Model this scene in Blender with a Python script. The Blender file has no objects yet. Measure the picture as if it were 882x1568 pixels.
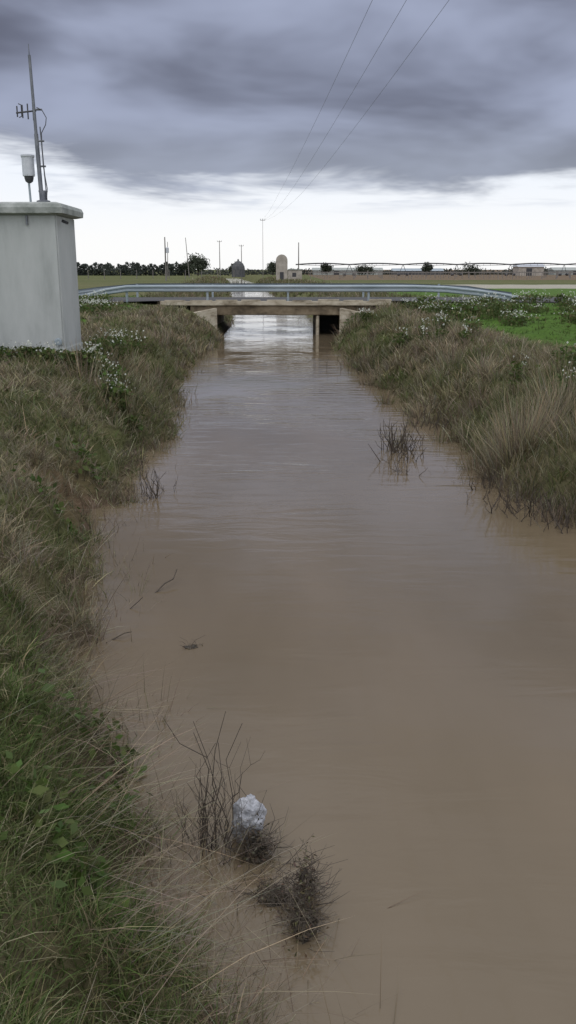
import bpy, bmesh, math, random
import numpy as np
from mathutils import Vector, Matrix
R = np.random.RandomState(7); random.seed(7)
scene = bpy.context.scene
scene.view_settings.view_transform = 'Standard'
scene.view_settings.look = 'None'
scene.view_settings.exposure = 0

# ------------------------------------------------------------------ helpers
_T = np.random.RandomState(3).rand(256, 256)
def vn(x, y, s=0):
    x = np.asarray(x, float) + s * 17.3; y = np.asarray(y, float) + s * 9.7
    xi = np.floor(x).astype(int); yi = np.floor(y).astype(int)
    fx = x - xi; fy = y - yi
    fx = fx * fx * (3 - 2 * fx); fy = fy * fy * (3 - 2 * fy)
    a = _T[xi & 255, yi & 255]; b = _T[(xi + 1) & 255, yi & 255]
    c = _T[xi & 255, (yi + 1) & 255]; d = _T[(xi + 1) & 255, (yi + 1) & 255]
    return (a * (1 - fx) + b * fx) * (1 - fy) + (c * (1 - fx) + d * fx) * fy
def fbm(x, y, s=0):
    return .5 * vn(x, y, s) + .3 * vn(x * 2.1, y * 2.1, s + 1) + .2 * vn(x * 4.3, y * 4.3, s + 2)
def sstep(a, b, x):
    t = np.clip((x - a) / (b - a), 0, 1); return t * t * (3 - 2 * t)

LY = [-30, 0, 2.97, 3.2, 3.6, 4.11, 4.74, 5.55, 6.63, 8.16, 9.2, 10.5, 12.15, 14.4, 17.6, 22.5, 29, 36, 42, 50, 97, 205, 320, 420]
LX = [.6, .2, -.35, -.5, -.68, -.86, -1.02, -1.38, -1.70, -1.98, -2.1, -2.4, -2.3, -2.4, -2.4, -2.95, -3.2, -2.9, -3.05, -3.1, -6.2, -13, -22, -60]
RY = [-30, 0, 8, 9.9, 10.5, 12.15, 14.4, 17.6, 22.5, 29, 36, 42, 50, 97, 205, 320, 420]
RX = [5, 4.6, 4.0, 3.7, 3.45, 3.2, 3.0, 3.05, 2.65, 2.2, 2.1, 2.45, 2.3, -.8, -7.5, -17, -55]
def edges(Y): return np.interp(Y, LY, LX), np.interp(Y, RY, RX)
def dist(X, Y):
    l, r = edges(Y); return np.maximum(l - X, X - r)
def zf(X, Y):
    X = np.asarray(X, float); Y = np.asarray(Y, float)
    d = dist(X, Y)
    w = 1 - sstep(37, 40, Y) * (1 - sstep(51, 55, Y))
    amp = np.where(X > 0, .95, .65)
    d = d + w * (amp * (fbm(X * .6, Y * .45, 5) - .5) + .36 * (vn(X * 3, Y * 2.5, 8) - .5))
    # gentle flooded toe, then the bank slope
    z = np.where(d > 0, 1.28 * np.tanh(.8 * np.maximum(d, 0) * sstep(-.25, .5, d)), np.maximum(-.6, d * .5))
    z = z + np.clip(d, 0, 1) * (.36 * (fbm(X * 1.3, Y * 1.1, 2) - .5) + .09 * (vn(X * 6, Y * 6, 4) - .5)) * np.where(Y < 60, 1, .3)
    road = sstep(38, 42, Y) * (1 - sstep(50, 54, Y))
    z = z * (1 - road * sstep(2, 5, d)) + 1.46 * road * sstep(2, 5, d)
    hut = sstep(-9, -8, X) * (1 - sstep(-4.2, -3.6, X)) * sstep(16.6, 17.4, Y) * (1 - sstep(20, 21, Y))
    z = z * (1 - hut) + 1.22 * hut
    return z

def new_mesh(name, V, F, mats, cols=None, smooth=False, mi=None):
    me = bpy.data.meshes.new(name); me.from_pydata([tuple(v) for v in V], [], F); me.update()
    ob = bpy.data.objects.new(name, me); scene.collection.objects.link(ob)
    for m in (mats if isinstance(mats, list) else [mats]): me.materials.append(m)
    if smooth: me.polygons.foreach_set('use_smooth', [True] * len(me.polygons))
    if mi is not None: me.polygons.foreach_set('material_index', mi)
    if cols is not None: add_cols(me, cols)
    return ob
def add_cols(me, cols):
    a = me.color_attributes.new('Col', 'FLOAT_COLOR', 'POINT')
    c = np.ones((len(me.vertices), 4), np.float32); c[:, :3] = cols
    a.data.foreach_set('color', c.ravel())
def fast_mesh(name, V, loops, starts, totals, mat, cols, smooth=True):
    me = bpy.data.meshes.new(name)
    me.vertices.add(len(V)); me.vertices.foreach_set('co', np.asarray(V, np.float32).ravel())
    me.loops.add(len(loops)); me.loops.foreach_set('vertex_index', np.asarray(loops, np.int32))
    me.polygons.add(len(starts)); me.polygons.foreach_set('loop_start', np.asarray(starts, np.int32))
    me.polygons.foreach_set('loop_total', np.asarray(totals, np.int32))
    if smooth: me.polygons.foreach_set('use_smooth', np.ones(len(starts), bool))
    me.update(calc_edges=True)
    me.materials.append(mat); add_cols(me, cols)
    ob = bpy.data.objects.new(name, me); scene.collection.objects.link(ob)
    return ob

class Veg:
    """accumulates grass blades and leaf quads into one mesh"""
    def __init__(s): s.V = []; s.L = []; s.T = []; s.C = []; s.n = 0
    def blades(s, P, H, W, az, lean, droop, col, tipgain=1.25):
        n = len(P)
        if n == 0: return
        dirv = np.stack([np.cos(az), np.sin(az), 0 * az], 1)
        fa = R.rand(n) * 2 * math.pi
        side = np.stack([np.cos(fa), np.sin(fa), 0 * fa], 1)
        up = np.array([0, 0, 1.])
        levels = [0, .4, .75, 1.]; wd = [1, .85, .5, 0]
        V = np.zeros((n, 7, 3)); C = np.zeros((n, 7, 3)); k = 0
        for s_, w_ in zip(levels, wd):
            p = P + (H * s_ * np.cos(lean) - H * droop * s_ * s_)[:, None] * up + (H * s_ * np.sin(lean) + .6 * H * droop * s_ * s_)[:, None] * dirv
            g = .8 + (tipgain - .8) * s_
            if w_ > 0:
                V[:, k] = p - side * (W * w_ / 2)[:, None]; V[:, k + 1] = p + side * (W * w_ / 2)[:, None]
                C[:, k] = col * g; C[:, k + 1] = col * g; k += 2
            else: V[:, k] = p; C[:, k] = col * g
        f = np.array([0, 1, 3, 2, 2, 3, 5, 4, 4, 5, 6])
        s.L.append((f[None, :] + (s.n + 7 * np.arange(n))[:, None]).ravel()); s.T.append(np.tile([4, 4, 3], n))
        s.V.append(V.reshape(-1, 3)); s.C.append(C.reshape(-1, 3)); s.n += 7 * n
    def leaves(s, P, size, col, flat=0., asp=.6):
        n = len(P)
        if n == 0: return
        a = R.randn(n, 3); a[:, 2] *= (1 - flat); a /= np.linalg.norm(a, axis=1)[:, None] + 1e-9
        b = R.randn(n, 3); b[:, 2] *= (1 - flat); b -= a * (a * b).sum(1)[:, None]; b /= np.linalg.norm(b, axis=1)[:, None] + 1e-9
        a = a * size[:, None] * .5; b = b * size[:, None] * .5 * asp
        V = np.stack([P - a, P - .1 * a + b, P + a, P - .1 * a - b], 1)
        s.V.append(V.reshape(-1, 3)); s.C.append(np.repeat(col, 4, axis=0))
        s.L.append(s.n + np.arange(4 * n)); s.T.append(np.full(n, 4)); s.n += 4 * n
    def build(s, name, mat):
        T = np.concatenate(s.T); st = np.concatenate([[0], np.cumsum(T)[:-1]])
        return fast_mesh(name, np.concatenate(s.V), np.concatenate(s.L), st, T, mat, np.concatenate(s.C), smooth=False)

# ------------------------------------------------------------------ materials
def nt(name):
    m = bpy.data.materials.new(name); m.use_nodes = True
    return m, m.node_tree.nodes, m.node_tree.links, m.node_tree.nodes['Principled BSDF']
def noise_mat(name, c1, c2, scale=4, rough=.8, bump=.3, detail=6, c3=None, metallic=0, stretch=(1, 1, 1), bd=.02):
    m, N, L, B = nt(name)
    tc = N.new('ShaderNodeTexCoord'); mp = N.new('ShaderNodeMapping'); mp.inputs['Scale'].default_value = stretch
    L.new(tc.outputs['Object'], mp.inputs[0])
    n = N.new('ShaderNodeTexNoise'); n.inputs['Scale'].default_value = scale; n.inputs['Detail'].default_value = detail; n.inputs['Roughness'].default_value = .65
    L.new(mp.outputs[0], n.inputs['Vector'])
    r = N.new('ShaderNodeValToRGB'); r.color_ramp.elements[0].position = .35; r.color_ramp.elements[1].position = .65
    r.color_ramp.elements[0].color = (*c1, 1); r.color_ramp.elements[1].color = (*c2, 1)
    if c3: e = r.color_ramp.elements.new(.5); e.color = (*c3, 1)
    L.new(n.outputs[0], r.inputs[0]); L.new(r.outputs[0], B.inputs['Base Color'])
    B.inputs['Roughness'].default_value = rough; B.inputs['Metallic'].default_value = metallic
    if bump:
        b = N.new('ShaderNodeBump'); b.inputs['Strength'].default_value = bump; b.inputs['Distance'].default_value = bd
        n2 = N.new('ShaderNodeTexNoise'); n2.inputs['Scale'].default_value = scale * 6; n2.inputs['Detail'].default_value = 4
        L.new(tc.outputs['Object'], n2.inputs['Vector']); L.new(n2.outputs[0], b.inputs['Height']); L.new(b.outputs[0], B.inputs['Normal'])
    return m
def veg_mat(name, trans=.3):
    m, N, L, B = nt(name)
    a = N.new('ShaderNodeAttribute'); a.attribute_name = 'Col'
    B.inputs['Roughness'].default_value = .75; B.inputs['Specular IOR Level'].default_value = .2
    L.new(a.outputs['Color'], B.inputs['Base Color'])
    t = N.new('ShaderNodeBsdfTranslucent'); L.new(a.outputs['Color'], t.inputs[0])
    mx = N.new('ShaderNodeMixShader'); mx.inputs[0].default_value = trans
    L.new(B.outputs[0], mx.inputs[1]); L.new(t.outputs[0], mx.inputs[2])
    L.new(mx.outputs[0], N['Material Output'].inputs[0])
    return m
M_veg = veg_mat('vegetation')
M_conc = noise_mat('hut_concrete', (.33, .35, .34), (.47, .49, .48), .9, .85, .2, c3=(.42, .44, .43), stretch=(1.6, 1, .4), detail=9)
M_roof = noise_mat('roof_concrete', (.20, .22, .20), (.42, .44, .42), 3, .85, .3)
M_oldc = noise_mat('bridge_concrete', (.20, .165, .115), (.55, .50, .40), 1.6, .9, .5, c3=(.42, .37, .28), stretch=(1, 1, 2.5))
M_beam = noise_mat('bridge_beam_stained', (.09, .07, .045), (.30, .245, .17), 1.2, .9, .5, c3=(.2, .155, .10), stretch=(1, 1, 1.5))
M_asph = noise_mat('asphalt', (.045, .045, .047), (.07, .068, .066), 8, .9, .3)
M_galv = noise_mat('galvanised_steel', (.24, .29, .32), (.34, .39, .42), 2, .55, 0, metallic=.1, stretch=(.3, 1, 1))
M_dark = noise_mat('dark_metal', (.03, .03, .035), (.06, .06, .065), 8, .5, 0)
M_mast = noise_mat('mast_metal', (.12, .13, .15), (.2, .21, .23), 6, .5, 0, metallic=.4)
M_white = noise_mat('white_plastic', (.45, .48, .52), (.6, .62, .66), 8, .4, 0)
M_pole = noise_mat('weathered_pole', (.14, .13, .12), (.24, .22, .2), 2, .8, 0)
M_plaster = noise_mat('pale_plaster', (.30, .27, .23), (.45, .41, .36), 1.5, .9, .2)
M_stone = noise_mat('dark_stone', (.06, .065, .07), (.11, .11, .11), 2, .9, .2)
M_twig = noise_mat('dead_twigs', (.035, .026, .02), (.10, .08, .06), 9, .9, 0)
M_straw = noise_mat('dry_straw', (.22, .18, .12), (.34, .29, .2), 9, .9, 0)
M_mud = noise_mat('wet_mud', (.03, .024, .017), (.10, .08, .055), 14, .6, .9)
M_bag = noise_mat('crumpled_plastic', (.30, .31, .34), (.50, .51, .54), 12, .5, .6)

# ground
M_ground, N, L, B = nt('ground_soil')
a = N.new('ShaderNodeAttribute'); a.attribute_name = 'Col'
tc = N.new('ShaderNodeTexCoord')
n = N.new('ShaderNodeTexNoise'); n.inputs['Scale'].default_value = 7; n.inputs['Detail'].default_value = 8; n.inputs['Roughness'].default_value = .7
L.new(tc.outputs['Object'], n.inputs['Vector'])
mr = N.new('ShaderNodeMapRange'); mr.inputs[1].default_value = .3; mr.inputs[2].default_value = .7; mr.inputs[3].default_value = .55; mr.inputs[4].default_value = 1.35
L.new(n.outputs[0], mr.inputs[0])
vm = N.new('ShaderNodeVectorMath'); vm.operation = 'SCALE'; L.new(a.outputs['Color'], vm.inputs[0]); L.new(mr.outputs[0], vm.inputs['Scale'])
L.new(vm.outputs[0], B.inputs['Base Color']); B.inputs['Roughness'].default_value = .95; B.inputs['Specular IOR Level'].default_value = .1
b = N.new('ShaderNodeBump'); b.inputs['Strength'].default_value = .8; b.inputs['Distance'].default_value = .05; L.new(n.outputs[0], b.inputs['Height']); L.new(b.outputs[0], B.inputs['Normal'])

# water : turbid brown
M_water, N, L, B = nt('muddy_water')
tc = N.new('ShaderNodeTexCoord')
n0 = N.new('ShaderNodeTexNoise'); n0.inputs['Scale'].default_value = .35; n0.inputs['Detail'].default_value = 4
mp0 = N.new('ShaderNodeMapping'); mp0.inputs['Scale'].default_value = (1.6, .5, 1); L.new(tc.outputs['Object'], mp0.inputs[0]); L.new(mp0.outputs[0], n0.inputs['Vector'])
r = N.new('ShaderNodeValToRGB'); r.color_ramp.elements[0].position = .3; r.color_ramp.elements[1].position = .7
r.color_ramp.elements[0].color = (.120, .093, .058, 1); r.color_ramp.elements[1].color = (.162, .124, .081, 1)
L.new(n0.outputs[0], r.inputs[0]); L.new(r.outputs[0], B.inputs['Base Color'])
B.inputs['Roughness'].default_value = .05; B.inputs['IOR'].default_value = 1.38
mp = N.new('ShaderNodeMapping'); mp.inputs['Scale'].default_value = (.7, 2.4, 1); L.new(tc.outputs['Object'], mp.inputs[0])
n1 = N.new('ShaderNodeTexNoise'); n1.inputs['Scale'].default_value = 1.5; n1.inputs['Detail'].default_value = 4; n1.inputs['Roughness'].default_value = .5; n1.inputs['Distortion'].default_value = .5
L.new(mp.outputs[0], n1.inputs['Vector'])
n2 = N.new('ShaderNodeTexNoise'); n2.inputs['Scale'].default_value = .35; n2.inputs['Detail'].default_value = 3; L.new(tc.outputs['Object'], n2.inputs['Vector'])
mrw = N.new('ShaderNodeMapRange'); mrw.inputs[1].default_value = .38; mrw.inputs[2].default_value = .66; mrw.inputs[3].default_value = .12; mrw.inputs[4].default_value = 1.0
L.new(n2.outputs[0], mrw.inputs[0])
# the current is rougher downstream, towards the road bridge
sx = N.new('ShaderNodeSeparateXYZ'); L.new(tc.outputs['Object'], sx.inputs[0])
mry = N.new('ShaderNodeMapRange'); mry.inputs[1].default_value = 7; mry.inputs[2].default_value = 15; mry.inputs[3].default_value = .45; mry.inputs[4].default_value = 1.5
L.new(sx.outputs[1], mry.inputs[0])
ml0 = N.new('ShaderNodeMath'); ml0.operation = 'MULTIPLY'; L.new(mrw.outputs[0], ml0.inputs[0]); L.new(mry.outputs[0], ml0.inputs[1])
ml = N.new('ShaderNodeMath'); ml.operation = 'MULTIPLY'; L.new(n1.outputs[0], ml.inputs[0]); L.new(ml0.outputs[0], ml.inputs[1])
b = N.new('ShaderNodeBump'); b.inputs['Strength'].default_value = .34; b.inputs['Distance'].default_value = .05
L.new(ml.outputs[0], b.inputs['Height']); L.new(b.outputs[0], B.inputs['Normal'])

# ------------------------------------------------------------------ ground
def growth(a, b, step0, g):
    out = [a]; s = step0
    while out[-1] < b: out.append(out[-1] + s); s *= g
    return np.array(out)
ys = np.concatenate([np.arange(-30, 2, .6), np.arange(2, 20, .1), np.arange(20, 60, .25), growth(60, 4000, .5, 1.045)])
xs = np.concatenate([-growth(22, 3000, .5, 1.09)[::-1], np.arange(-21.8, -8, .3), np.arange(-8, 8, .11), growth(8, 3000, .25, 1.07)])
GX, GY = np.meshgrid(xs, ys); GZ = zf(GX, GY)
d = dist(GX, GY)
nz = fbm(GX * .9, GY * .9, 11)[..., None]; nb = fbm(GX * .25, GY * .12, 21)[..., None]
mudc = np.array([.10, .078, .052]); soil = np.array([.12, .095, .06]); red = np.array([.14, .085, .055])
grn = np.array([.075, .10, .03]); bright = np.array([.078, .145, .026]); dry = np.array([.19, .16, .09])
col = soil * (1 - nz) + grn * nz
col = np.where((GZ < .12)[..., None], mudc, col)
redm = (.6 * np.exp(-(((GX + 2.75) / .5) ** 2 + ((GY - 10.7) / 1.3) ** 2)))[..., None]
col = col * (1 - redm) + red * redm
fld = sstep(3.0, 4.0, d)[..., None]
fcol = bright * (.6 + .6 * nb) 
col = col * (1 - fld) + fcol * fld
far = sstep(54, 60, GY)[..., None]
strip = fbm(GX * .01, GY * .09, 31)[..., None]
fc = np.array([.075, .10, .03]) * (1 - strip) + np.array([.15, .14, .07]) * strip
fc = np.where(((GY > 84) & (GY < 108) & (GX > 6))[..., None], np.array([.36, .34, .28]), fc)
fc = np.where(((GY > 150) & (GX > 6))[..., None], np.array([.16, .12, .08]), fc)
fc = np.where(((GY > 62) & (GY < 84) & (GX > 6))[..., None], np.array([.08, .14, .03]), fc)
fc = np.where((d < 4)[..., None], grn * .6 + dry * .4, fc)
col = col * (1 - far) + fc * far
ny, nx = GX.shape
idx = np.arange(nx * ny).reshape(ny, nx)
q = np.stack([idx[:-1, :-1], idx[:-1, 1:], idx[1:, 1:], idx[1:, :-1]], -1).reshape(-1, 4)
fast_mesh('ground', np.stack([GX, GY, GZ], -1).reshape(-1, 3), q.ravel(), np.arange(len(q)) * 4, np.full(len(q), 4), M_ground, col.reshape(-1, 3))

# water strip
wy = np.concatenate([np.arange(-30, 60, 2.), np.arange(60, 420, 8.)])
l, r_ = edges(wy); V = []; F = []
for i, y in enumerate(wy):
    V += [(l[i] - 1.4, y, 0), ((l[i] + r_[i]) / 2, y, 0), (r_[i] + 1.6, y, 0)]
    if i: k = 3 * i; F += [(k - 3, k - 2, k + 1, k), (k - 2, k - 1, k + 2, k + 1)]
new_mesh('canal_water', V, F, M_water)

# ------------------------------------------------------------------ part helpers
def empty(name, loc=(0, 0, 0)):
    e = bpy.data.objects.new(name, None); e.location = loc; scene.collection.objects.link(e); return e
def box(name, x0, x1, y0, y1, z0, z1, mat, parent=None, bevel=.01):
    bm = bmesh.new(); bmesh.ops.create_cube(bm, size=1)
    for v in bm.verts: v.co = Vector(((x0 + x1) / 2 + v.co.x * (x1 - x0), (y0 + y1) / 2 + v.co.y * (y1 - y0), (z0 + z1) / 2 + v.co.z * (z1 - z0)))
    if bevel: bmesh.ops.bevel(bm, geom=bm.edges[:], offset=bevel, segments=2, affect='EDGES')
    me = bpy.data.meshes.new(name); bm.to_mesh(me); bm.free(); me.materials.append(mat)
    o = bpy.data.objects.new(name, me); scene.collection.objects.link(o)
    if parent: o.parent = parent
    return o
def tubes(name, paths, mat, parent=None, res=2):
    """paths: list of (points, radius0, radius1)"""
    cu = bpy.data.curves.new(name, 'CURVE'); cu.dimensions = '3D'; cu.bevel_depth = 1; cu.bevel_resolution = res; cu.use_fill_caps = True
    for pts, r0, r1 in paths:
        s = cu.splines.new('POLY'); s.points.add(len(pts) - 1)
        for i, p in enumerate(pts):
            s.points[i].co = (*p, 1); s.points[i].radius = r0 + (r1 - r0) * i / max(1, len(pts) - 1)
    cu.materials.append(mat)
    o = bpy.data.objects.new(name, cu); scene.collection.objects.link(o)
    if parent: o.parent = parent
    return o
def lathe(name, prof, c, mat, parent=None, seg=20):
    V = []; F = []
    for r, z in prof:
        for k in range(seg): t = 2 * math.pi * k / seg; V.append((c[0] + r * math.cos(t), c[1] + r * math.sin(t), c[2] + z))
    for i in range(len(prof) - 1):
        for k in range(seg): F.append((i * seg + k, i * seg + (k + 1) % seg, (i + 1) * seg + (k + 1) % seg, (i + 1) * seg + k))
    F.append(tuple(range(seg))[::-1]); F.append(tuple((len(prof) - 1) * seg + k for k in range(seg)))
    o = new_mesh(name, V, F, mat); o.parent = parent
    return o

# ------------------------------------------------------------------ gauging station hut
hut = empty('gauging_station_hut')
box('walls', -7.6, -4.42, 17.8, 19.3, 1.0, 4.02, M_conc, hut, .03)
box('plinth', -7.62, -4.40, 17.78, 19.32, .95, 1.50, M_conc, hut, .012)
V = []; 
def ring(e, z): return [(-7.6 - e, 17.8 - e, z), (-4.42 + e, 17.8 - e, z), (-4.42 + e, 19.3 + e, z), (-7.6 - e, 19.3 + e, z)]
rs = [(.02, 4.0), (.15, 4.03), (.16, 4.13), (.13, 4.2), (.02, 4.235), (-.5, 4.25)]
for e, z in rs: V += ring(e, z)
F = [(0, 3, 2, 1)]
for i in range(len(rs) - 1):
    for k in range(4): F.append((4 * i + k, 4 * i + (k + 1) % 4, 4 * i + 4 + (k + 1) % 4, 4 * i + 4 + k))
F.append(tuple(len(V) - 4 + k for k in range(4)))
new_mesh('roof_slab', V, F, M_roof).parent = hut
lathe('vent', [(.075, 0), (.075, .03), (.05, .04)], (0, 0, 0), M_galv, hut, 16)
v = bpy.data.objects['vent']; v.rotation_euler = (math.pi / 2, 0, 0); v.location = (-4.53, 17.78, 1.62)
tubes('wall_conduit', [([(-4.98, 17.77, 3.82), (-4.98, 17.77, 3.99)], .022, .022)], M_mast, hut)
tubes('roof_bracket', [([(-4.35, 18.0, 3.9), (-4.24, 17.9, 3.86)], .03, .03)], M_dark, hut)

# mast with yagi antenna
mast = empty('antenna_mast')
bx, by = -4.72, 18.1; HM = 2.72
def mp_(t): return (bx - .03 - .05 * t, by, 4.25 + HM * t)
tubes('pole', [([mp_(0), mp_(.45)], .042, .038), ([mp_(.45), mp_(.95)], .030, .026), ([mp_(.95), mp_(1.02)], .01, .006)], M_mast, mast, 3)
zz = 4.25 + HM * .6
tubes('yagi_antenna', [([(bx - .02, by, zz), (bx - .40, by, zz - .04)], .016, .016)] +
      [([(bx - .08 - .1 * i, by, zz + .14 - .02 * i), (bx - .08 - .1 * i, by, zz - .17 + .02 * i)], .013, .013) for i in range(4)] +
      [([(bx - .35, by, zz + .12), (bx - .30, by, zz + .10), (bx - .30, by, zz - .1), (bx - .35, by, zz - .12)], .009, .009)], M_dark, mast)
tubes('cable', [([(bx, by - .04, zz + .05), (bx + .10, by - .04, zz), (bx + .17, by - .04, zz - .13), (bx + .15, by - .04, zz - .25), (bx + .06, by - .04, zz - .4), (bx + .05, by - .04, 4.9), (bx + .1, by - .04, 4.5), (bx + .07, by - .04, 4.25)], .008, .008)], M_dark, mast)
tubes('side_rod', [([(bx + .07, by, 4.25), (bx + .03, by, 5.6)], .012, .012)], M_mast, mast)
tubes('clamps', [([(bx - .08, by, z), (bx + .09, by, z)], .018, .018) for z in (4.45, 4.9, 5.35, 5.9)], M_mast, mast)
lathe('base_plate', [(.13, 0), (.13, .03), (.06, .05), (.055, .2)], (bx, by, 4.245), M_mast, mast)
# rain gauge
rg = empty('rain_gauge'); gx, gy = -4.98, 18.15
tubes('stand', [([(gx, gy, 4.24), (gx - .01, gy, 4.62)], .022, .022)], M_galv, rg)
lathe('dark_base', [(.03, -.08), (.07, -.05), (.085, 0), (.09, .04)], (gx, gy, 4.68), M_dark, rg)
lathe('funnel_cylinder', [(.11, 0), (.115, .02), (.115, .33), (.128, .35), (.128, .38), (.09, .39)], (gx, gy, 4.725), M_white, rg, 24)

# ------------------------------------------------------------------ bridge + road
br = empty('road_bridge')
box('deck_slab', -6.0, 4.85, 42.6, 49.2, 1.36, 1.56, M_oldc, br, .03)
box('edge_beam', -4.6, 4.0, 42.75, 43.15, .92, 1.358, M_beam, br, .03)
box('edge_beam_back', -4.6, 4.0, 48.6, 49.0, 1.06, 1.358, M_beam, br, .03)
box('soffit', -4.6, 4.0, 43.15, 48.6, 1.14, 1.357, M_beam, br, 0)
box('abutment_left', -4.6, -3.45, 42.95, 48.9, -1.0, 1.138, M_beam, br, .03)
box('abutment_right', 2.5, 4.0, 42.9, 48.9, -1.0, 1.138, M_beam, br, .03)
box('pier', 1.33, 1.47, 42.8, 48.55, -1.0, .917, M_oldc, br, .04)
box('added_dark_backing', 1.475, 2.495, 46.0, 46.3, -1.0, 1.13, M_stone, br, 0)  # added wall closing the right barrel so that its opening stays dark
def wing(name, p0, p1, z0, z1, t=.25):
    p0 = Vector(p0); p1 = Vector(p1); n_ = Vector((-(p1 - p0).y, (p1 - p0).x)).normalized() * t
    q_ = [p0, p1, p1 + n_, p0 + n_]
    V = [(a.x, a.y, -.8) for a in q_] + [(q_[0].x, q_[0].y, z0), (q_[1].x, q_[1].y, z1), (q_[2].x, q_[2].y, z1), (q_[3].x, q_[3].y, z0)]
    o = new_mesh(name, V, [(0, 1, 2, 3), (4, 5, 6, 7), (0, 1, 5, 4), (1, 2, 6, 5), (2, 3, 7, 6), (3, 0, 4, 7)], M_oldc); o.parent = br
wing('wing_wall_left', (-3.45, 42.74), (-5.4, 41.6), 1.25, .9)
wing('wing_wall_right', (2.55, 42.74), (4.4, 41.6), 1.25, .9, -.25)
for i in range(9):
    x = -5.8 + i * 1.2; box('kerb_%d' % i, x, x + .9 + random.random() * .25, 42.66, 42.86, 1.562, 1.60 + random.random() * .05, M_oldc, br, .02)
xr_ = np.concatenate([np.linspace(-400, -12, 40), np.linspace(-10, 10, 12), np.linspace(12, 400, 40)])
V = []; F = []
for i, x in enumerate(xr_):
    V += [(x, 42.95, 1.50 if abs(x) > 8 else 1.565), (x, 43.2, 1.566), (x, 48.7, 1.566), (x, 48.9, 1.50 if abs(x) > 8 else 1.565)]
    if i: k = 4 * i; F += [(k - 4, k, k + 1, k - 3), (k - 3, k + 1, k + 2, k - 2), (k - 2, k + 2, k + 3, k - 1)]
new_mesh('road', V, F, M_asph)

def guard_rail(name, Y, path, posts, s=-1):
    e = empty(name)
    prof = [(0, -.155), (.03, -.15), (.08, -.11), (.08, -.06), (.015, -.02), (.015, .02), (.08, .06), (.08, .11), (.03, .15), (0, .155)]
    V = []; F = []; np_ = len(prof)
    for i, (x, y, z) in enumerate(path):
        for (o, h) in prof: V.append((x, y + s * o, z + h))
        if i:
            k = i * np_
            for j in range(np_ - 1): F.append((k - np_ + j, k + j, k + j + 1, k - np_ + j + 1))
    o = new_mesh('w_beam', V, F, M_galv, smooth=False); o.parent = e
    for i, (x, y, z) in enumerate(posts):
        box('post_%d' % i, x - .05, x + .05, y + .005, y + .12, 1.3, z, M_galv, e, .006)
Yn = 43.0
p = [(-9.5, Yn + .3, 1.75), (-8.6, Yn + .1, 1.98), (-7.6, Yn, 2.12)] + [(x, Yn, 2.13) for x in np.arange(-6, 7, 2.)] + [(7.4, Yn, 2.09), (8.8, Yn + .1, 1.95), (10.0, Yn + .3, 1.80), (11.0, Yn + .6, 1.62)]
guard_rail('guard_rail', Yn, p, [(x, Yn, 2.25) for x in np.arange(-7.6, 7, 3.8)] + [(9.0, Yn + .1, 2.0)])
Yf = 48.6
p = [(-12, Yf, 1.7), (-10, Yf, 1.95), (-8, Yf, 2.12)] + [(x, Yf, 2.13) for x in np.arange(-6, 9, 3.)] + [(9.5, Yf, 2.0), (12, Yf + .3, 1.65)]
guard_rail('guard_rail', Yf, p, [(x, Yf - .14, 2.25) for x in np.arange(-8, 9, 4.)], s=1)

# ------------------------------------------------------------------ poles and wires
def pole(name, x, y, ztop, r=.09, arm=0, lean=0):
    e = empty(name); zb = float(zf(x, y)) - .2
    tubes('shaft', [([(x, y, zb), (x + lean, y, ztop)], r, r * .6)], M_pole, e)
    if arm:
        tubes('crossarm', [([(x + lean - arm, y, ztop - .3), (x + lean + arm, y, ztop - .3)], .05, .05)], M_pole, e)
        tubes('insulators', [([(x + lean + o, y, ztop - .3), (x + lean + o, y, ztop + .02)], .05, .03) for o in (-arm * .95, 0, arm * .95)], M_dark, e)
    return e
pole('utility_pole', -5.3, 195, 13.2, .05, .5)
pole('utility_pole', 6.4, -30, 12.4, .14, 1.1)
e = pole('utility_pole', -18.6, 140, 7.7, .13, .0)
lathe('transformer', [(.22, 0), (.24, .1), (.24, .7), (.16, .8)], (-18.25, 139.8, 5.4), M_white, e)
pole('utility_pole', -21.5, 200, 9.6, .10, 0, -.6)
pole('utility_pole', -18.5, 250, 10.5, .13, .6)
pole('utility_pole', -12.6, 250, 9.4, .13, .6)
pole('utility_pole', 2.3, 200, 8.6, .14, 0)
pole('utility_pole', -27.5, 210, 9, .10, 0, .2)
ws = []
for o in (-1.0, 0, 1.25):
    pts = []
    for i in range(61):
        t = i / 60; y = -30 + 225 * t
        x = 6.6 - 11.9 * t + o * (1 - .6 * max(0, (t - .55) / .45))
        pts.append((x, y, 12.4 + .6 * t - 2.5 * 4 * t * (1 - t)))
    ws.append((pts, .0065, .0065))
tubes('power_lines', ws, M_mast, None, 1)

# ------------------------------------------------------------------ distant buildings
ph = empty('pump_house'); X0, Y0 = -.95, 140
w = .88; V = []; F = []; pr = [(-w, 0), (-w, 3.1)] + [(-w * math.cos(t), 3.1 + w * math.sin(t)) for t in np.linspace(.2, math.pi - .2, 11)] + [(w, 3.1), (w, 0)]
nP = len(pr)
for y in (Y0, Y0 + 2): V += [(X0 + a_, y, 1.2 + b_) for a_, b_ in pr]
F = [tuple(range(nP)), tuple(range(nP, 2 * nP))[::-1]] + [(i, i + 1, nP + i + 1, nP + i) for i in range(nP - 1)]
new_mesh('arched_tower', V, F, M_plaster).parent = ph
box('annex', X0 + .92, X0 + 3.1, Y0 + .2, Y0 + 2, 1.0, 2.9, M_plaster, ph, .04)
box('annex_roof', X0 + .94, X0 + 3.2, Y0 + .1, Y0 + 2.1, 2.903, 3.05, M_roof, ph, .02)
box('doorway', X0 - .3, X0 + .3, Y0 - .03, Y0 + .05, 1.2, 2.6, M_dark, ph, .01)
box('annex_window', X0 + 1.6, X0 + 2.2, Y0 + .17, Y0 + .25, 1.9, 2.5, M_dark, ph, .01)
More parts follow.
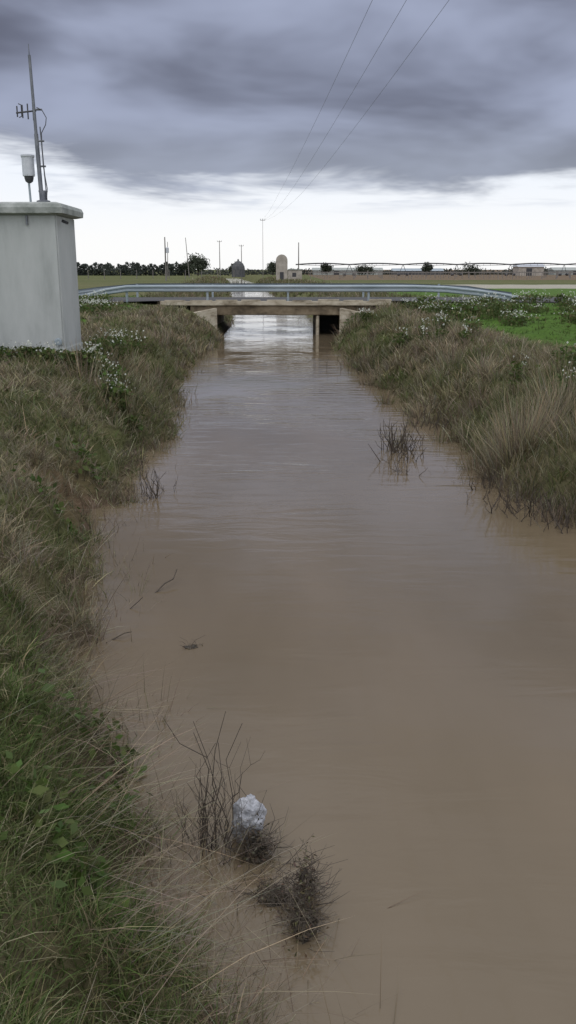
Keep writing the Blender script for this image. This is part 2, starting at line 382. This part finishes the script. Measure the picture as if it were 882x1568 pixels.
sh = empty('domed_silo')
lathe('drum_and_dome', [(1.7, 0), (1.7, 2.0), (1.6, 2.6), (1.25, 3.3), (.7, 3.8), (.15, 4.0)], (-12.7, 235, 1.1), M_stone, sh, 20)
lathe('top_vent', [(.2, 0), (.25, .3), (.05, .5)], (-12.7, 235, 5.05), M_stone, sh, 10)
def shed(name, x0, x1, y0, y1, zt, zr, wallm, roofm):
    e = empty(name); box('walls', x0, x1, y0, y1, 1.0, zt, wallm, e, .05); ym = (y0 + y1) / 2
    V = [(x0 - .3, y0 - .3, zt + .005), (x1 + .3, y0 - .3, zt + .005), (x1 + .3, y1 + .3, zt + .005), (x0 - .3, y1 + .3, zt + .005), (x0 - .3, ym, zr), (x1 + .3, ym, zr)]
    new_mesh('roof', V, [(0, 1, 5, 4), (2, 3, 4, 5), (0, 4, 3), (1, 2, 5), (0, 3, 2, 1)], roofm).parent = e
    box('door', x0 + .3 * (x1 - x0), x0 + .3 * (x1 - x0) + 1.6, y0 - .07, y0 + .1, 1.2, min(3.3, zt - .2), M_dark, e, .02)
shed('farm_building', 64, 71, 255, 262, 3.7, 4.6, M_plaster, M_white)
shed('greenhouse', 8, 30, 292, 298, 2.7, 3.5, M_roof, M_roof)
shed('greenhouse', 34, 50, 296, 302, 2.5, 3.3, M_stone, M_galv)
shed('greenhouse', 84, 104, 290, 297, 2.7, 3.6, M_roof, M_roof)
# centre pivot irrigation boom
pv = empty('irrigation_pivot'); paths = []; legs = []
for i in range(9):
    xa = 2 + i * 14; xb = xa + 14; y = 240
    pts = [(xa + 14 * t, y, 4.2 + .3 * math.sin(math.pi * t)) for t in np.linspace(0, 1, 9)]
    low = [(xa + 14 * t, y, 4.2 - .25 * math.sin(math.pi * t)) for t in np.linspace(0, 1, 9)]
    paths += [(pts, .18, .18), (low, .05, .05)] + [([pts[k], low[k]], .04, .04) for k in range(1, 8)]
    legs += [([(xb, y, 4.25), (xb - 1.3, y - 1.2, 1.5)], .07, .07), ([(xb, y, 4.25), (xb + 1.3, y + 1.2, 1.5)], .07, .07), ([(xb - 1.3, y - 1.2, 1.8), (xb + 1.3, y + 1.2, 1.8)], .06, .06)]
    for sx_ in (-1.3, 1.3): legs.append(([(xb + sx_ - .35, y + sx_, 1.7), (xb + sx_ + .35, y + sx_, 1.7)], .35, .35))
tubes('boom_truss', paths, M_dark, pv, 1); tubes('wheel_towers', legs, M_dark, pv, 1)
vp = []
for row in range(5):
    y = 165 + row * 12
    for x in np.arange(4 + row, 110, 2.6): 
        z0 = 1.2; vp.append(([(x, y, z0), (x + random.uniform(-.05, .05), y, z0 + 1.3 + random.random() * .3)], .06, .05))
    vp.append(([(4, y, 2.4), (110, y, 2.4)], .02, .02))
for x in np.arange(-70, -8, 3.0): vp.append(([(x, 170, 1.2), (x, 170, 2.9)], .07, .06))
tubes('vineyard_trellis', vp, M_pole, None, 1)

# ------------------------------------------------------------------ distant trees
def tree(name, x, y, h, w, n=1100, c=(.055, .065, .045), leaf=.5):
    e = empty(name); zb = 1.1
    br_ = [([(x, y, zb), (x + .1, y, zb + h * .35), (x, y, zb + h * .6)], h * .035, h * .015)]
    for k in range(7):
        a_ = k * 2.4; br_.append(([(x, y, zb + h * .25), (x + math.cos(a_) * w * .2, y + math.sin(a_) * w * .2, zb + h * .45), (x + math.cos(a_) * w * .36, y + math.sin(a_) * w * .36, zb + h * .6)], h * .015, h * .005))
    tubes('trunk_and_limbs', br_, M_twig, e, 1)
    g = Veg(); nc = 22
    for k in range(nc):
        th = R.rand() * 6.28; rr = math.sqrt(R.rand()) * w * .36; cz = zb + h * (.30 + .5 * R.rand() * (1 - rr / w))
        cc = np.array([x + rr * math.cos(th), y + rr * math.sin(th), cz]); s = w * (.08 + .05 * R.rand())
        P = cc + R.randn(n // nc, 3) * [s, s, s * .8]
        g.leaves(P, leaf * (.6 + .8 * R.rand(len(P))), np.tile(np.array(c) * (.6 + .9 * R.rand()), (len(P), 1)))
    o = g.build('crown', M_veg); o.parent = e
tree('broadleaf_tree', -25.0, 255, 7.0, 6.5, 2200)
tree('broadleaf_tree', -29, 262, 4.5, 4.5)
tree('broadleaf_tree', -4.5, 270, 4.8, 4)
tree('broadleaf_tree', -16.0, 275, 4.4, 4)
tree('broadleaf_tree', 11.5, 270, 4.6, 4)
tree('broadleaf_tree', 40.5, 268, 4.8, 3.0)
tree('broadleaf_tree', 74, 275, 3.6, 6)
tree('broadleaf_tree', 23, 275, 3.3, 6)
tree('broadleaf_tree', 55, 280, 3.4, 7)
g = Veg()
for x in np.arange(-190, -28, 1.3):
    h = 2.8 + 1.0 * R.rand(); n = 160; xx = x + R.randn() * .4; y = 262 + R.randn() * 2
    u = R.rand(n); P = np.stack([xx + R.randn(n) * 1.0 * np.sin(math.pi * (u * .85 + .12)), y + R.randn(n) * .7, 1.2 + u * h], 1)
    g.leaves(P, .75 * (.6 + .8 * R.rand(n)), np.tile(np.array([.055, .064, .055]) * (.7 + .8 * R.rand()), (n, 1)))  # aerial haze painted in: leaf colour greyed and lightened
for x in np.arange(-30, 170, 1.5):
    h = .9 + 1.3 * R.rand(); n = 50; y = 304 + R.randn() * 2
    P = np.stack([x + R.randn(n) * 1.2, y + R.randn(n), 1.2 + R.rand(n) * h], 1)
    g.leaves(P, .8 * (.6 + .8 * R.rand(n)), np.tile(np.array([.06, .066, .055]) * (.7 + .9 * R.rand()), (n, 1)))
g.build('distant_tree_row', M_veg)

# ------------------------------------------------------------------ grass
pal = dict(green=[.092, .122, .040], lush=[.080, .125, .032], olive=[.145, .140, .066], straw=[.36, .31, .20], brown=[.155, .117, .08], grey=[.265, .235, .172])
def cols(n, names, probs, var=.3):
    A = np.array([pal[k] for k in names]); c = A[R.choice(len(names), n, p=np.array(probs) / sum(probs))]
    return c * (1 + var * (R.rand(n, 1) * 2 - 1)) * (1 + .12 * (R.rand(n, 3) * 2 - 1))
def edgepts(n, y0, y1, d0, d1, side, power=1.):
    Y = y0 * (y1 / y0) ** R.rand(n); l, r = edges(Y); dd = d0 + (d1 - d0) * R.rand(n) ** power
    X = np.where(side < 0, l - dd, r + dd)
    return X, Y, dd
def cull(X, Y, m=1.5): return np.abs(X) < .40 * Y + m
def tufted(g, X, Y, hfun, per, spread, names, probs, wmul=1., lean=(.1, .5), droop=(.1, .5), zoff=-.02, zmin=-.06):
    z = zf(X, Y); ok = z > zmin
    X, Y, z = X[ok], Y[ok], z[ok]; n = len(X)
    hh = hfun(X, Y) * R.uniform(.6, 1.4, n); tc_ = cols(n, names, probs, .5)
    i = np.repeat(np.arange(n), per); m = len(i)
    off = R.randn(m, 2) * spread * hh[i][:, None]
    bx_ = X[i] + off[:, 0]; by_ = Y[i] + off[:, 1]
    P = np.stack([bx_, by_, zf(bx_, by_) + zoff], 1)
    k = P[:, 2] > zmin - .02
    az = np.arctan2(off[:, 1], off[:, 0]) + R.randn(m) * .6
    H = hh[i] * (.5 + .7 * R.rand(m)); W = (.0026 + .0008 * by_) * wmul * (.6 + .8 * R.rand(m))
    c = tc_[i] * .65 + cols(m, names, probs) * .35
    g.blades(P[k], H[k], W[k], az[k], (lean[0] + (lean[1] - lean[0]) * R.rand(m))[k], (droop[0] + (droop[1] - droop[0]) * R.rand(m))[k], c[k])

g = Veg()
# near left bank
X, Y, dd = edgepts(4800, 2.0, 6.5, -.3, 2.4, -1, .9); k = cull(X, Y, .8); X, Y = X[k], Y[k]
a_ = fbm(X * 1.2, Y * 1.2, 40) + .06 * (Y < 3.6)
k1 = a_ > .53
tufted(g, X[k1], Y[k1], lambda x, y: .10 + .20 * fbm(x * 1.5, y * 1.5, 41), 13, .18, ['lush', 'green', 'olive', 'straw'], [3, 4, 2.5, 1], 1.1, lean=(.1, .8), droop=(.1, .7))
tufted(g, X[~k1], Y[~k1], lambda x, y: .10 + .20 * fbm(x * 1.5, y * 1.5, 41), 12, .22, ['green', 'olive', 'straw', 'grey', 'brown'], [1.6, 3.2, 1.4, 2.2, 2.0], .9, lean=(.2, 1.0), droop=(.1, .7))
# mid left bank : dry, short
X, Y, dd = edgepts(8200, 6, 18.5, -.4, 5, -1, .85); k = cull(X, Y, 1.) ; X, Y = X[k], Y[k]
rm = np.exp(-(((X + 2.7) / .4) ** 2 + ((Y - 10.7) / 1.0) ** 2)); k = R.rand(len(X)) > rm * .45; X, Y = X[k], Y[k]
k1 = fbm(X * .8, Y * .8, 44) > .53
tufted(g, X[k1], Y[k1], lambda x, y: .10 + .24 * fbm(x, y, 45), 11, .2, ['green', 'olive', 'grey', 'straw'], [3.6, 4, 1.8, .5], 1., lean=(.1, .9), droop=(.1, .6))
tufted(g, X[~k1], Y[~k1], lambda x, y: .12 + .30 * fbm(x, y, 46), 11, .18, ['olive', 'grey', 'straw', 'brown'], [2.4, 3.2, 1.3, 2.0], .95, lean=(.1, .9), droop=(.1, .6))
# both banks farther out
for side, n in ((-1, 4200), (1, 6400)):
    X, Y, dd = edgepts(n, 10.5 if side > 0 else 15, 42.3, -.5, 4.6 if side > 0 else 5.5, side, .9)
    k = cull(X, Y, 1.) & ~((X < -4.3) & (Y > 17.3) & (Y < 19.7)) & ~((Y > 40.0) & (dist(X, Y) < 1.7)) & ~((side > 0) & (dd > 3.2) & (Y < 32))
    X, Y = X[k], Y[k]; k1 = fbm(X * .5, Y * .4, 50) > .50
    hm = lambda x, y: (1 - .45 * sstep(1.8, 3.2, dist(x, y)))
    tufted(g, X[k1], Y[k1], lambda x, y: (.18 + .36 * fbm(x * .8, y * .6, 51)) * hm(x, y), 12, .17, ['olive', 'green', 'grey', 'brown'], [4, 3.6, 1.4, .8], 1., lean=(.1, .7))
    tufted(g, X[~k1], Y[~k1], lambda x, y: (.2 + .44 * fbm(x * .8, y * .6, 52)) * hm(x, y), 12, .14, ['straw', 'grey', 'brown', 'olive'], [1.4, 2.8, 1.7, 3.0], 1., lean=(.1, .65))
# drowned grass standing in the shallow margins
for side in (-1, 1):
    X, Y, dd = edgepts(330, 5, 34, -.6, .2, side); 
    tufted(g, X, Y, lambda x, y: .25 + .25 * R.rand(len(x)), 9, .12, ['brown', 'grey', 'olive'], [3, 2, 2], .8, lean=(.0, .6), zmin=-.3)
X, Y, dd = edgepts(90, 9.8, 14.5, -.7, .1, 1)
tufted(g, X, Y, lambda x, y: .3 + .25 * R.rand(len(x)), 10, .15, ['brown', 'grey', 'brown'], [3, 2, 2], .8, lean=(.0, .7), zmin=-.5)
g.build('bank_grass', M_veg)

g = Veg()
X = R.uniform(-24, 26, 10000); Y = 13 * (60 / 13) ** R.rand(10000); dd = dist(X, Y)
k = (dd > 2.9) & cull(X, Y, 1) & ~((X < -4.2) & (X > -8) & (Y > 17.3) & (Y < 19.7)) & ~((Y > 42) & (Y < 49.5)); X, Y = X[k], Y[k]
tufted(g, X, Y, lambda x, y: .07 + .12 * fbm(x * .5, y * .5, 61), 8, .5, ['lush', 'green', 'lush', 'olive'], [5, 3, 3, .6], 1.1)
for side in (-1, 1):
    X, Y, dd = edgepts(1500, 50, 190, 0, 5, side); tufted(g, X, Y, lambda x, y: .3 + .5 * fbm(x * .3, y * .2, 62), 7, .3, ['olive', 'green', 'brown', 'grey'], [4, 2, 2, 2], 1.)
g.build('field_grass', M_veg)

# fallen pale straws reaching over the water
g = Veg(); n = 560
Y = R.uniform(2.6, 5.6, n); l, _ = edges(Y); X = l - R.rand(n) * .5
P = np.stack([X, Y, np.maximum(zf(X, Y), .02) + .05], 1)
g.blades(P, R.uniform(.3, .9, n), R.uniform(.002, .0045, n), R.randn(n) * .7 - .1, R.uniform(.9, 1.35, n), R.uniform(.0, .25, n), cols(n, ['grey', 'straw', 'brown'], [3, 1, 2]))
n = 700; Y = R.uniform(2.7, 4.6, n); X = edges(Y)[0] + np.abs(R.randn(n)) * .30
g.blades(np.stack([X, Y, 0 * X - .02], 1), R.uniform(.1, .5, n), R.uniform(.002, .004, n), R.rand(n) * 6.28, R.uniform(.4, 1.45, n), R.uniform(0, .2, n), cols(n, ['grey', 'straw', 'brown'], [3, 1, 5]))
n = 700; Y = R.uniform(2.4, 18, n); l, _ = edges(Y); X = l - R.rand(n) * 2.2
g.blades(np.stack([X, Y, zf(X, Y) + .08], 1), R.uniform(.2, .6, n), .0016 + .0005 * Y, R.rand(n) * 6.28, R.uniform(.6, 1.5, n), R.uniform(.0, .2, n), cols(n, ['straw', 'grey'], [.7, 1.5]))
g.build('fallen_straw', M_veg)

# broad-leaved weeds at the water edge, near left
g = Veg()
for cx, cy, cz, s, n in [(-1.02, 4.85, .12, .08, 30), (-1.25, 5.0, .2, .12, 60), (-1.1, 4.4, .3, .12, 60), (-.85, 3.3, .3, .12, 110), (-1.15, 3.5, .4, .14, 90), (-2.6, 9.6, .4, .18, 80), (-2.75, 11.8, .5, .18, 80)]:
    P = np.array([cx, cy, cz]) + R.randn(n, 3) * [s, s, s * .3]
    P[:, 2] = zf(P[:, 0], P[:, 1]) + .06 + .16 * R.rand(n)
    P[:, 2] = np.maximum(P[:, 2], .03)
    g.leaves(P, R.uniform(.035, .08, n) * (1 + cy * .05), cols(n, ['lush', 'green'], [1, 1]) * .95, flat=.4, asp=.6)
g.build('broad_leaf_weeds', M_veg)

# ------------------------------------------------------------------ white flowering plants (wild radish)
def flowering(name, pts, fl=1.):
    g = Veg()
    for (x, y, h, w) in pts:
        zb = float(zf(x, y)); n = int(100 + 90 * w)
        P = np.stack([x + R.randn(n) * w * .4, y + R.randn(n) * w * .4, zb + R.rand(n) ** .8 * h * .85], 1)
        g.leaves(P, (.05 + .0024 * y) * R.uniform(.6, 1.4, n), cols(n, ['green', 'lush', 'olive'], [3, 2, 1.4]) * R.uniform(.7, 1.1), flat=.3)
        n = int(16 + 10 * w); X_ = x + R.randn(n) * w * .38; Y_ = y + R.randn(n) * w * .38
        g.blades(np.stack([X_, Y_, 0 * X_ + zb], 1), h * R.uniform(.7, 1.1, n), np.full(n, .004 + .0006 * y), R.rand(n) * 6.3, R.uniform(0, .35, n), R.uniform(0, .1, n), cols(n, ['green', 'olive'], [1, 1]))
        n = int((34 * w + 12) * fl * R.rand() * 1.8); P = np.stack([x + R.randn(n) * w * .42, y + R.randn(n) * w * .42, zb + h * R.uniform(.75, 1.2, n)], 1)
        g.leaves(P, (.020 + .0011 * y) * R.uniform(.7, 1.3, n), np.array([.66, .68, .60]) * R.uniform(.7, 1.1, (n, 1)), flat=-.3, asp=.9)
    g.build(name, M_veg)
pts = []
for i in range(18): t = i / 17; pts.append((-6.2 + 2.5 * t + R.randn() * .1, 17.1 + R.randn() * .2, .38, .3))
for i in range(16): t = i / 15; pts.append((-3.85 + 1.0 * t + R.randn() * .08, 17.6 - 2.2 * t + R.randn() * .15, .45, .22))
for i in range(7): pts.append((-4.0 + R.randn() * .12, 18.5 + i * .7, .55, .3))
flowering('wild_radish_plants', pts, .9)
pts = []
for i in range(52):
    y = R.uniform(29, 41); x = R.uniform(5.2, .37 * y + 1); pts.append((x, y, R.uniform(.35, .7), R.uniform(.45, .8)))
for i in range(22): pts.append((R.uniform(4.0, 5.8), R.uniform(13.0, 16.5), .5, .22))
for i in range(8): pts.append((2.75 + R.randn() * .2, R.uniform(35, 38), .5, .3))
for i in range(8): pts.append((3.9 + R.randn() * .5, R.uniform(22, 28), .5, .25))
flowering('wild_radish_plants', pts, .7)
pts = [(R.uniform(-16, -7.5), R.uniform(38, 41.5), R.uniform(.4, .7), .6) for i in range(30)] + [(R.uniform(-9, -6.5), R.uniform(27, 38), R.uniform(.4, .6), .5) for i in range(12)]
flowering('wild_radish_plants', pts, .8)

# ------------------------------------------------------------------ tall reed clumps
g = Veg()
def clump(x, y, n, h, s, names, probs, lean=.4, wm=1.):
    th = R.rand(n) * 6.28; rr = s * np.sqrt(R.rand(n)); X_ = x + rr * np.cos(th); Y_ = y + rr * np.sin(th)
    g.blades(np.stack([X_, Y_, np.maximum(zf(X_, Y_), -.05) - .03], 1), h * R.uniform(.4, 1.1, n), (.003 + .0004 * y) * wm * R.uniform(.6, 1.3, n), th + R.randn(n) * .5, lean * (.15 + R.rand(n)) * (rr / s + .3), R.uniform(0, .2, n), cols(n, names, probs))
clump(3.45, 12.9, 750, 1.1, .42, ['straw', 'grey', 'brown'], [4, 4, 1.5], .6)
clump(4.1, 13.3, 300, 1.0, .35, ['straw', 'grey', 'olive'], [3, 3, 1], .6)
clump(3.3, 13.8, 160, .7, .3, ['straw', 'grey', 'olive'], [2, 3, 2])
clump(4.0, 11.8, 260, .6, .35, ['straw', 'grey', 'olive'], [1, 3, 3], .7)
clump(1.95, 15.4, 70, .5, .15, ['olive', 'grey', 'straw'], [2, 2, 1])
clump(-3.1, 16.0, 160, .6, .35, ['straw', 'grey', 'brown'], [2, 3, 2])
for i in range(40):
    y = R.uniform(12, 40); l, r = edges(y); s_ = 1 if R.rand() < .6 else -1
    x = r + R.uniform(.0, 2.2) if s_ > 0 else l - R.uniform(.1, 1.6)
    clump(x, y, 80, R.uniform(.45, .95), R.uniform(.12, .35), ['straw', 'grey', 'brown'], [2, 3, 2], .6)
for (x, y) in [(2.75, 15.8), (2.55, 17.6), (2.9, 13.4), (2.3, 20.5), (2.15, 24), (3.2, 11.6), (-2.2, 15), (-2.5, 20)]:
    clump(x, y, 90, R.uniform(.4, .6), .16, ['brown', 'grey', 'olive'], [2, 2, 3], .7)
g.build('dry_reed_clump', M_veg)

# ------------------------------------------------------------------ dead stems and twigs
def stem(x, y, z, h, lean, az, r, bends=4, wob=.05):
    pts = []; 
    for i in range(bends + 1):
        t = i / bends; pts.append((x + math.cos(az) * lean * h * t + random.gauss(0, wob * h) * (t > 0), y + math.sin(az) * lean * h * t + random.gauss(0, wob * h) * (t > 0), z + h * t))
    return pts
def weeds(name, spots, mat):
    P = []
    for (x, y, h, n, s, r, bl) in spots:
        for i in range(n):
            a = stem(x + random.gauss(0, s), y + random.gauss(0, s), -.1, h * random.uniform(.4, 1.05) + .1, random.uniform(0, bl), random.uniform(0, 6.28), r)
            P.append((a, r * random.uniform(.7, 1.2), r * .35))
            if random.random() < .7:
                q = a[random.randint(1, 3)]; az = random.uniform(0, 6.28); l_ = h * random.uniform(.15, .4)
                P.append(([q, (q[0] + math.cos(az) * l_ * .5, q[1] + math.sin(az) * l_ * .5, q[2] + l_ * .4), (q[0] + math.cos(az) * l_ * .8, q[1] + math.sin(az) * l_ * .8, q[2] + l_)], r * .6, r * .25))
    return tubes(name, P, mat, None, 1)
weeds('dead_weed_stems', [(-.42, 4.12, .82, 9, .03, .0045, .15), (-.40, 4.15, .45, 34, .08, .0026, .6), (-.60, 4.2, .4, 7, .08, .0026, .5), (-.25, 4.3, .5, 8, .1, .0025, .8), (-.3, 3.9, .2, 20, .12, .0025, 1.2)], M_twig)
weeds('dead_weed_stems', [(-1.83, 11.7, .62, 12, .07, .007, .35), (-2.15, 11.8, .25, 8, .15, .006, .6), (-1.6, 12.0, .25, 5, .12, .005, 1.2), (-2.45, 13.6, .4, 14, .15, .006, .6)], M_twig)
weeds('dead_weed_stems', [(1.85, 14.9, .55, 34, .16, .009, .5), (1.95, 14.2, .3, 14, .14, .009, 1.0), (2.2, 15.3, .3, 10, .2, .008, .6), (1.75, 13.2, .2, 8, .1, .008, 1.5)], M_twig)
weeds('dead_weed_stems', [(2.95, 12.2, .28, 34, .2, .008, .6), (3.1, 11.0, .35, 54, .25, .008, 1.0), (3.35, 10.2, .35, 40, .25, .008, 1.0), (2.95, 17.0, .5, 26, .3, .009, .6), (2.35, 27, .5, 30, .5, .012, .6)], M_twig)
tubes('floating_stick', [([(-1.29, 8.0, -.01), (-1.2, 8.15, .05), (-1.13, 8.25, .06), (-1.11, 8.4, .11)], .007, .005)], M_twig)
tubes('floating_stick', [([(-1.42, 5.75, .02), (-1.2, 5.6, .035), (-1.0, 5.58, .05), (-.83, 5.62, .06)], .004, .0025)], M_straw)
tubes('floating_stick', [([(-1.48, 6.9, .0), (-1.38, 6.95, .04), (-1.33, 7.0, .03)], .006, .004), ([(-1.45, 7.6, .0), (-1.38, 7.65, .05), (-1.34, 7.7, .08)], .005, .003)], M_twig)

# flood debris clumps
def debris(name, cx, cy, sx, sy, h, n):
    e = empty(name)
    bm = bmesh.new(); bmesh.ops.create_icosphere(bm, subdivisions=4, radius=1)
    for v in bm.verts:
        p = v.co.copy(); f = 1 + .9 * (float(fbm(p.x * 2.2 + cx * 9, p.y * 2.2 + p.z * 3, 71)) - .5) + .35 * (float(vn(p.x * 9, p.y * 9 + p.z * 8, 72)) - .5)
        v.co = Vector((cx + p.x * sx * f, cy + p.y * sy * f, p.z * h * .55 * f))
    me = bpy.data.meshes.new('mud_lump'); bm.to_mesh(me); bm.free(); me.materials.append(M_mud)
    o = bpy.data.objects.new('mud_lump', me); scene.collection.objects.link(o); o.parent = e
    P = []
    for i in range(n):
        x = cx + random.gauss(0, sx * .7); y = cy + random.gauss(0, sy * .7); z = random.uniform(0, h * .7); az = random.uniform(0, 6.28); l_ = random.uniform(.05, .17); tz = random.uniform(-.3, .9)
        P.append(([(x, y, z), (x + math.cos(az) * l_ * .5, y + math.sin(az) * l_ * .5, z + tz * l_ * .6), (x + math.cos(az + .5) * l_, y + math.sin(az + .5) * l_, z + tz * l_)], random.uniform(.001, .0026), .0007))
    tubes('twigs', P, M_twig, e, 1)
    g = Veg(); m = n * 3
    P = np.stack([cx + R.randn(m) * sx * .75, cy + R.randn(m) * sy * .75, np.abs(R.randn(m)) * h * .45], 1)
    g.leaves(P, R.uniform(.01, .032, m), cols(m, ['brown', 'grey', 'olive'], [4, 1.4, 1]) * .75, asp=.35)
    o = g.build('dead_leaves', M_veg); o.parent = e
debris('flood_debris', -.17, 4.06, .06, .07, .18, 140)
debris('flood_debris', .07, 3.55, .055, .12, .22, 200)
debris('flood_debris', .09, 3.78, .04, .05, .22, 90)
debris('flood_debris', -.07, 3.72, .07, .05, .06, 80)
debris('flood_debris', -.80, 6.75, .05, .04, .02, 10)
# plastic bag
bm = bmesh.new(); bmesh.ops.create_icosphere(bm, subdivisions=5, radius=1)
for v in bm.verts:
    p = v.co.copy(); f = 1 + .5 * (float(fbm(p.x * 1.6 + 3, p.y * 1.6 + p.z * 2.1, 81)) - .5) + .22 * abs(float(vn(p.x * 5 + p.z * 4, p.y * 5 - p.z * 3, 82)) - .5) + .1 * (float(vn(p.x * 13, p.z * 13 + p.y * 9, 84)) - .5)
    v.co = Vector((p.x * .085 * f, p.y * .09 * f, p.z * .15 * f * (1 - .12 * p.x)))
me = bpy.data.meshes.new('plastic_bag'); bm.to_mesh(me); bm.free(); me.materials.append(M_bag)
o = bpy.data.objects.new('plastic_bag', me); scene.collection.objects.link(o); o.location = (-.215, 4.2, .12); o.rotation_euler = (.2, .15, .4)
me.polygons.foreach_set('use_smooth', [True] * len(me.polygons))

# ------------------------------------------------------------------ sky
w = bpy.data.worlds.new('World'); scene.world = w; w.name = 'sky'; w.use_nodes = True
N = w.node_tree.nodes; L = w.node_tree.links; N.clear()
def M(op, a=None, b=None, c=None, clamp=False):
    n = N.new('ShaderNodeMath'); n.operation = op; n.use_clamp = clamp
    for i, v in enumerate((a, b, c)):
        if v is None: continue
        if isinstance(v, (int, float)): n.inputs[i].default_value = v
        else: L.new(v, n.inputs[i])
    return n.outputs[0]
def MR(v, a, b, c=0, d=1, kind='SMOOTHSTEP'):
    n = N.new('ShaderNodeMapRange'); n.interpolation_type = kind
    L.new(v, n.inputs[0])
    for i, x in zip((1, 2, 3, 4), (a, b, c, d)): n.inputs[i].default_value = x
    return n.outputs[0]
def MIX(f, a, b):
    n = N.new('ShaderNodeMix'); n.data_type = 'RGBA'
    if isinstance(f, (int, float)): n.inputs[0].default_value = f
    else: L.new(f, n.inputs[0])
    for i, v in ((6, a), (7, b)):
        if isinstance(v, tuple): n.inputs[i].default_value = (*v, 1)
        else: L.new(v, n.inputs[i])
    return n.outputs[2]
tc = N.new('ShaderNodeTexCoord'); sp = N.new('ShaderNodeSeparateXYZ'); L.new(tc.outputs['Generated'], sp.inputs[0])
x_, y_, z_ = sp.outputs
za = M('ADD', M('MAXIMUM', z_, 0.0), .07)
cb = N.new('ShaderNodeCombineXYZ'); L.new(M('DIVIDE', x_, za), cb.inputs[0]); L.new(M('DIVIDE', y_, za), cb.inputs[1])
def NZ(vec, scale, det=4, rough=.5, dist=.3, sc=(1, 1, 1), loc=(0, 0, 0)):
    mp = N.new('ShaderNodeMapping'); mp.inputs['Scale'].default_value = sc; mp.inputs['Location'].default_value = loc; L.new(vec, mp.inputs[0])
    n = N.new('ShaderNodeTexNoise'); n.inputs['Scale'].default_value = scale; n.inputs['Detail'].default_value = det; n.inputs['Roughness'].default_value = rough; n.inputs['Distortion'].default_value = dist
    L.new(mp.outputs[0], n.inputs['Vector']); return n.outputs[0]
c1 = NZ(cb.outputs[0], .5, 4, .45, .3, (1, .9, 1), (3.1, .4, 0))
c2 = NZ(tc.outputs['Generated'], 3.2, 4, .5, .3, (1, 1, 3.2), (.3, 0, .55))
cm = M('ADD', M('MULTIPLY', c1, .4), M('MULTIPLY', c2, .6))
cf = MR(cm, .38, .60)
cloud = MIX(cf, (.130, .138, .190), (.37, .41, .55))
# lighter veil just above the horizon gap
cloud = MIX(MR(z_, .17, .09, 0, .5), cloud, (.42, .46, .55))
ed = NZ(tc.outputs['Generated'], 4.0, 5, .6, .3, (1, 1, 6), (1.7, 0, .2))
ze = M('ADD', z_, M('MULTIPLY', M('SUBTRACT', ed, .5), .10))
ze = M('SUBTRACT', ze, MR(x_, -.16, -.30, 0, .028))
gap = MR(ze, .074, .102, 1, 0)
wisp = NZ(tc.outputs['Generated'], 5, 4, .6, .2, (1, 1, 9), (0, 0, .1))
gapc = MIX(MR(z_, .02, .10), (1.02, 1.02, 1.02), (.92, .96, 1.03))
gapc = MIX(M('MULTIPLY', MR(wisp, .52, .72), MR(z_, .05, .08)), gapc, (.6, .65, .76))
front = MIX(gap, cloud, gapc)
over = MR(z_, .35, .85)
col = MIX(over, front, (1.45, 1.47, 1.55))
back = MIX(MR(y_, .1, -.5), col, (.98, 1.0, 1.08))
sky = N.new('ShaderNodeTexSky'); sky.sky_type = 'NISHITA'; sky.sun_disc = False; sky.sun_elevation = math.radians(58); sky.sun_rotation = math.radians(200)
bg1 = N.new('ShaderNodeBackground'); L.new(sky.outputs[0], bg1.inputs[0]); bg1.inputs[1].default_value = .08
bg2 = N.new('ShaderNodeBackground'); L.new(back, bg2.inputs[0]); bg2.inputs[1].default_value = 1.0
mx = N.new('ShaderNodeMixShader'); mx.inputs[0].default_value = .95
L.new(bg1.outputs[0], mx.inputs[1]); L.new(bg2.outputs[0], mx.inputs[2])
out = N.new('ShaderNodeOutputWorld'); L.new(mx.outputs[0], out.inputs[0])

sd = bpy.data.lights.new('sun', 'SUN'); sd.energy = .55; sd.angle = math.radians(30); sd.color = (1, .96, .9)
so = bpy.data.objects.new('sun', sd); scene.collection.objects.link(so); so.rotation_euler = (math.radians(32), 0, math.radians(-20)); so.location = (0, -5, 30)

# ------------------------------------------------------------------ camera
cd = bpy.data.cameras.new('camera'); cd.sensor_fit = 'VERTICAL'; cd.sensor_height = 24; cd.lens = 20.79; cd.clip_end = 8000; cd.clip_start = .05
co = bpy.data.objects.new('camera', cd); scene.collection.objects.link(co); co.location = (0, 0, 3.0); co.rotation_euler = (math.radians(90 - 15.3), 0, 0)
scene.camera = co
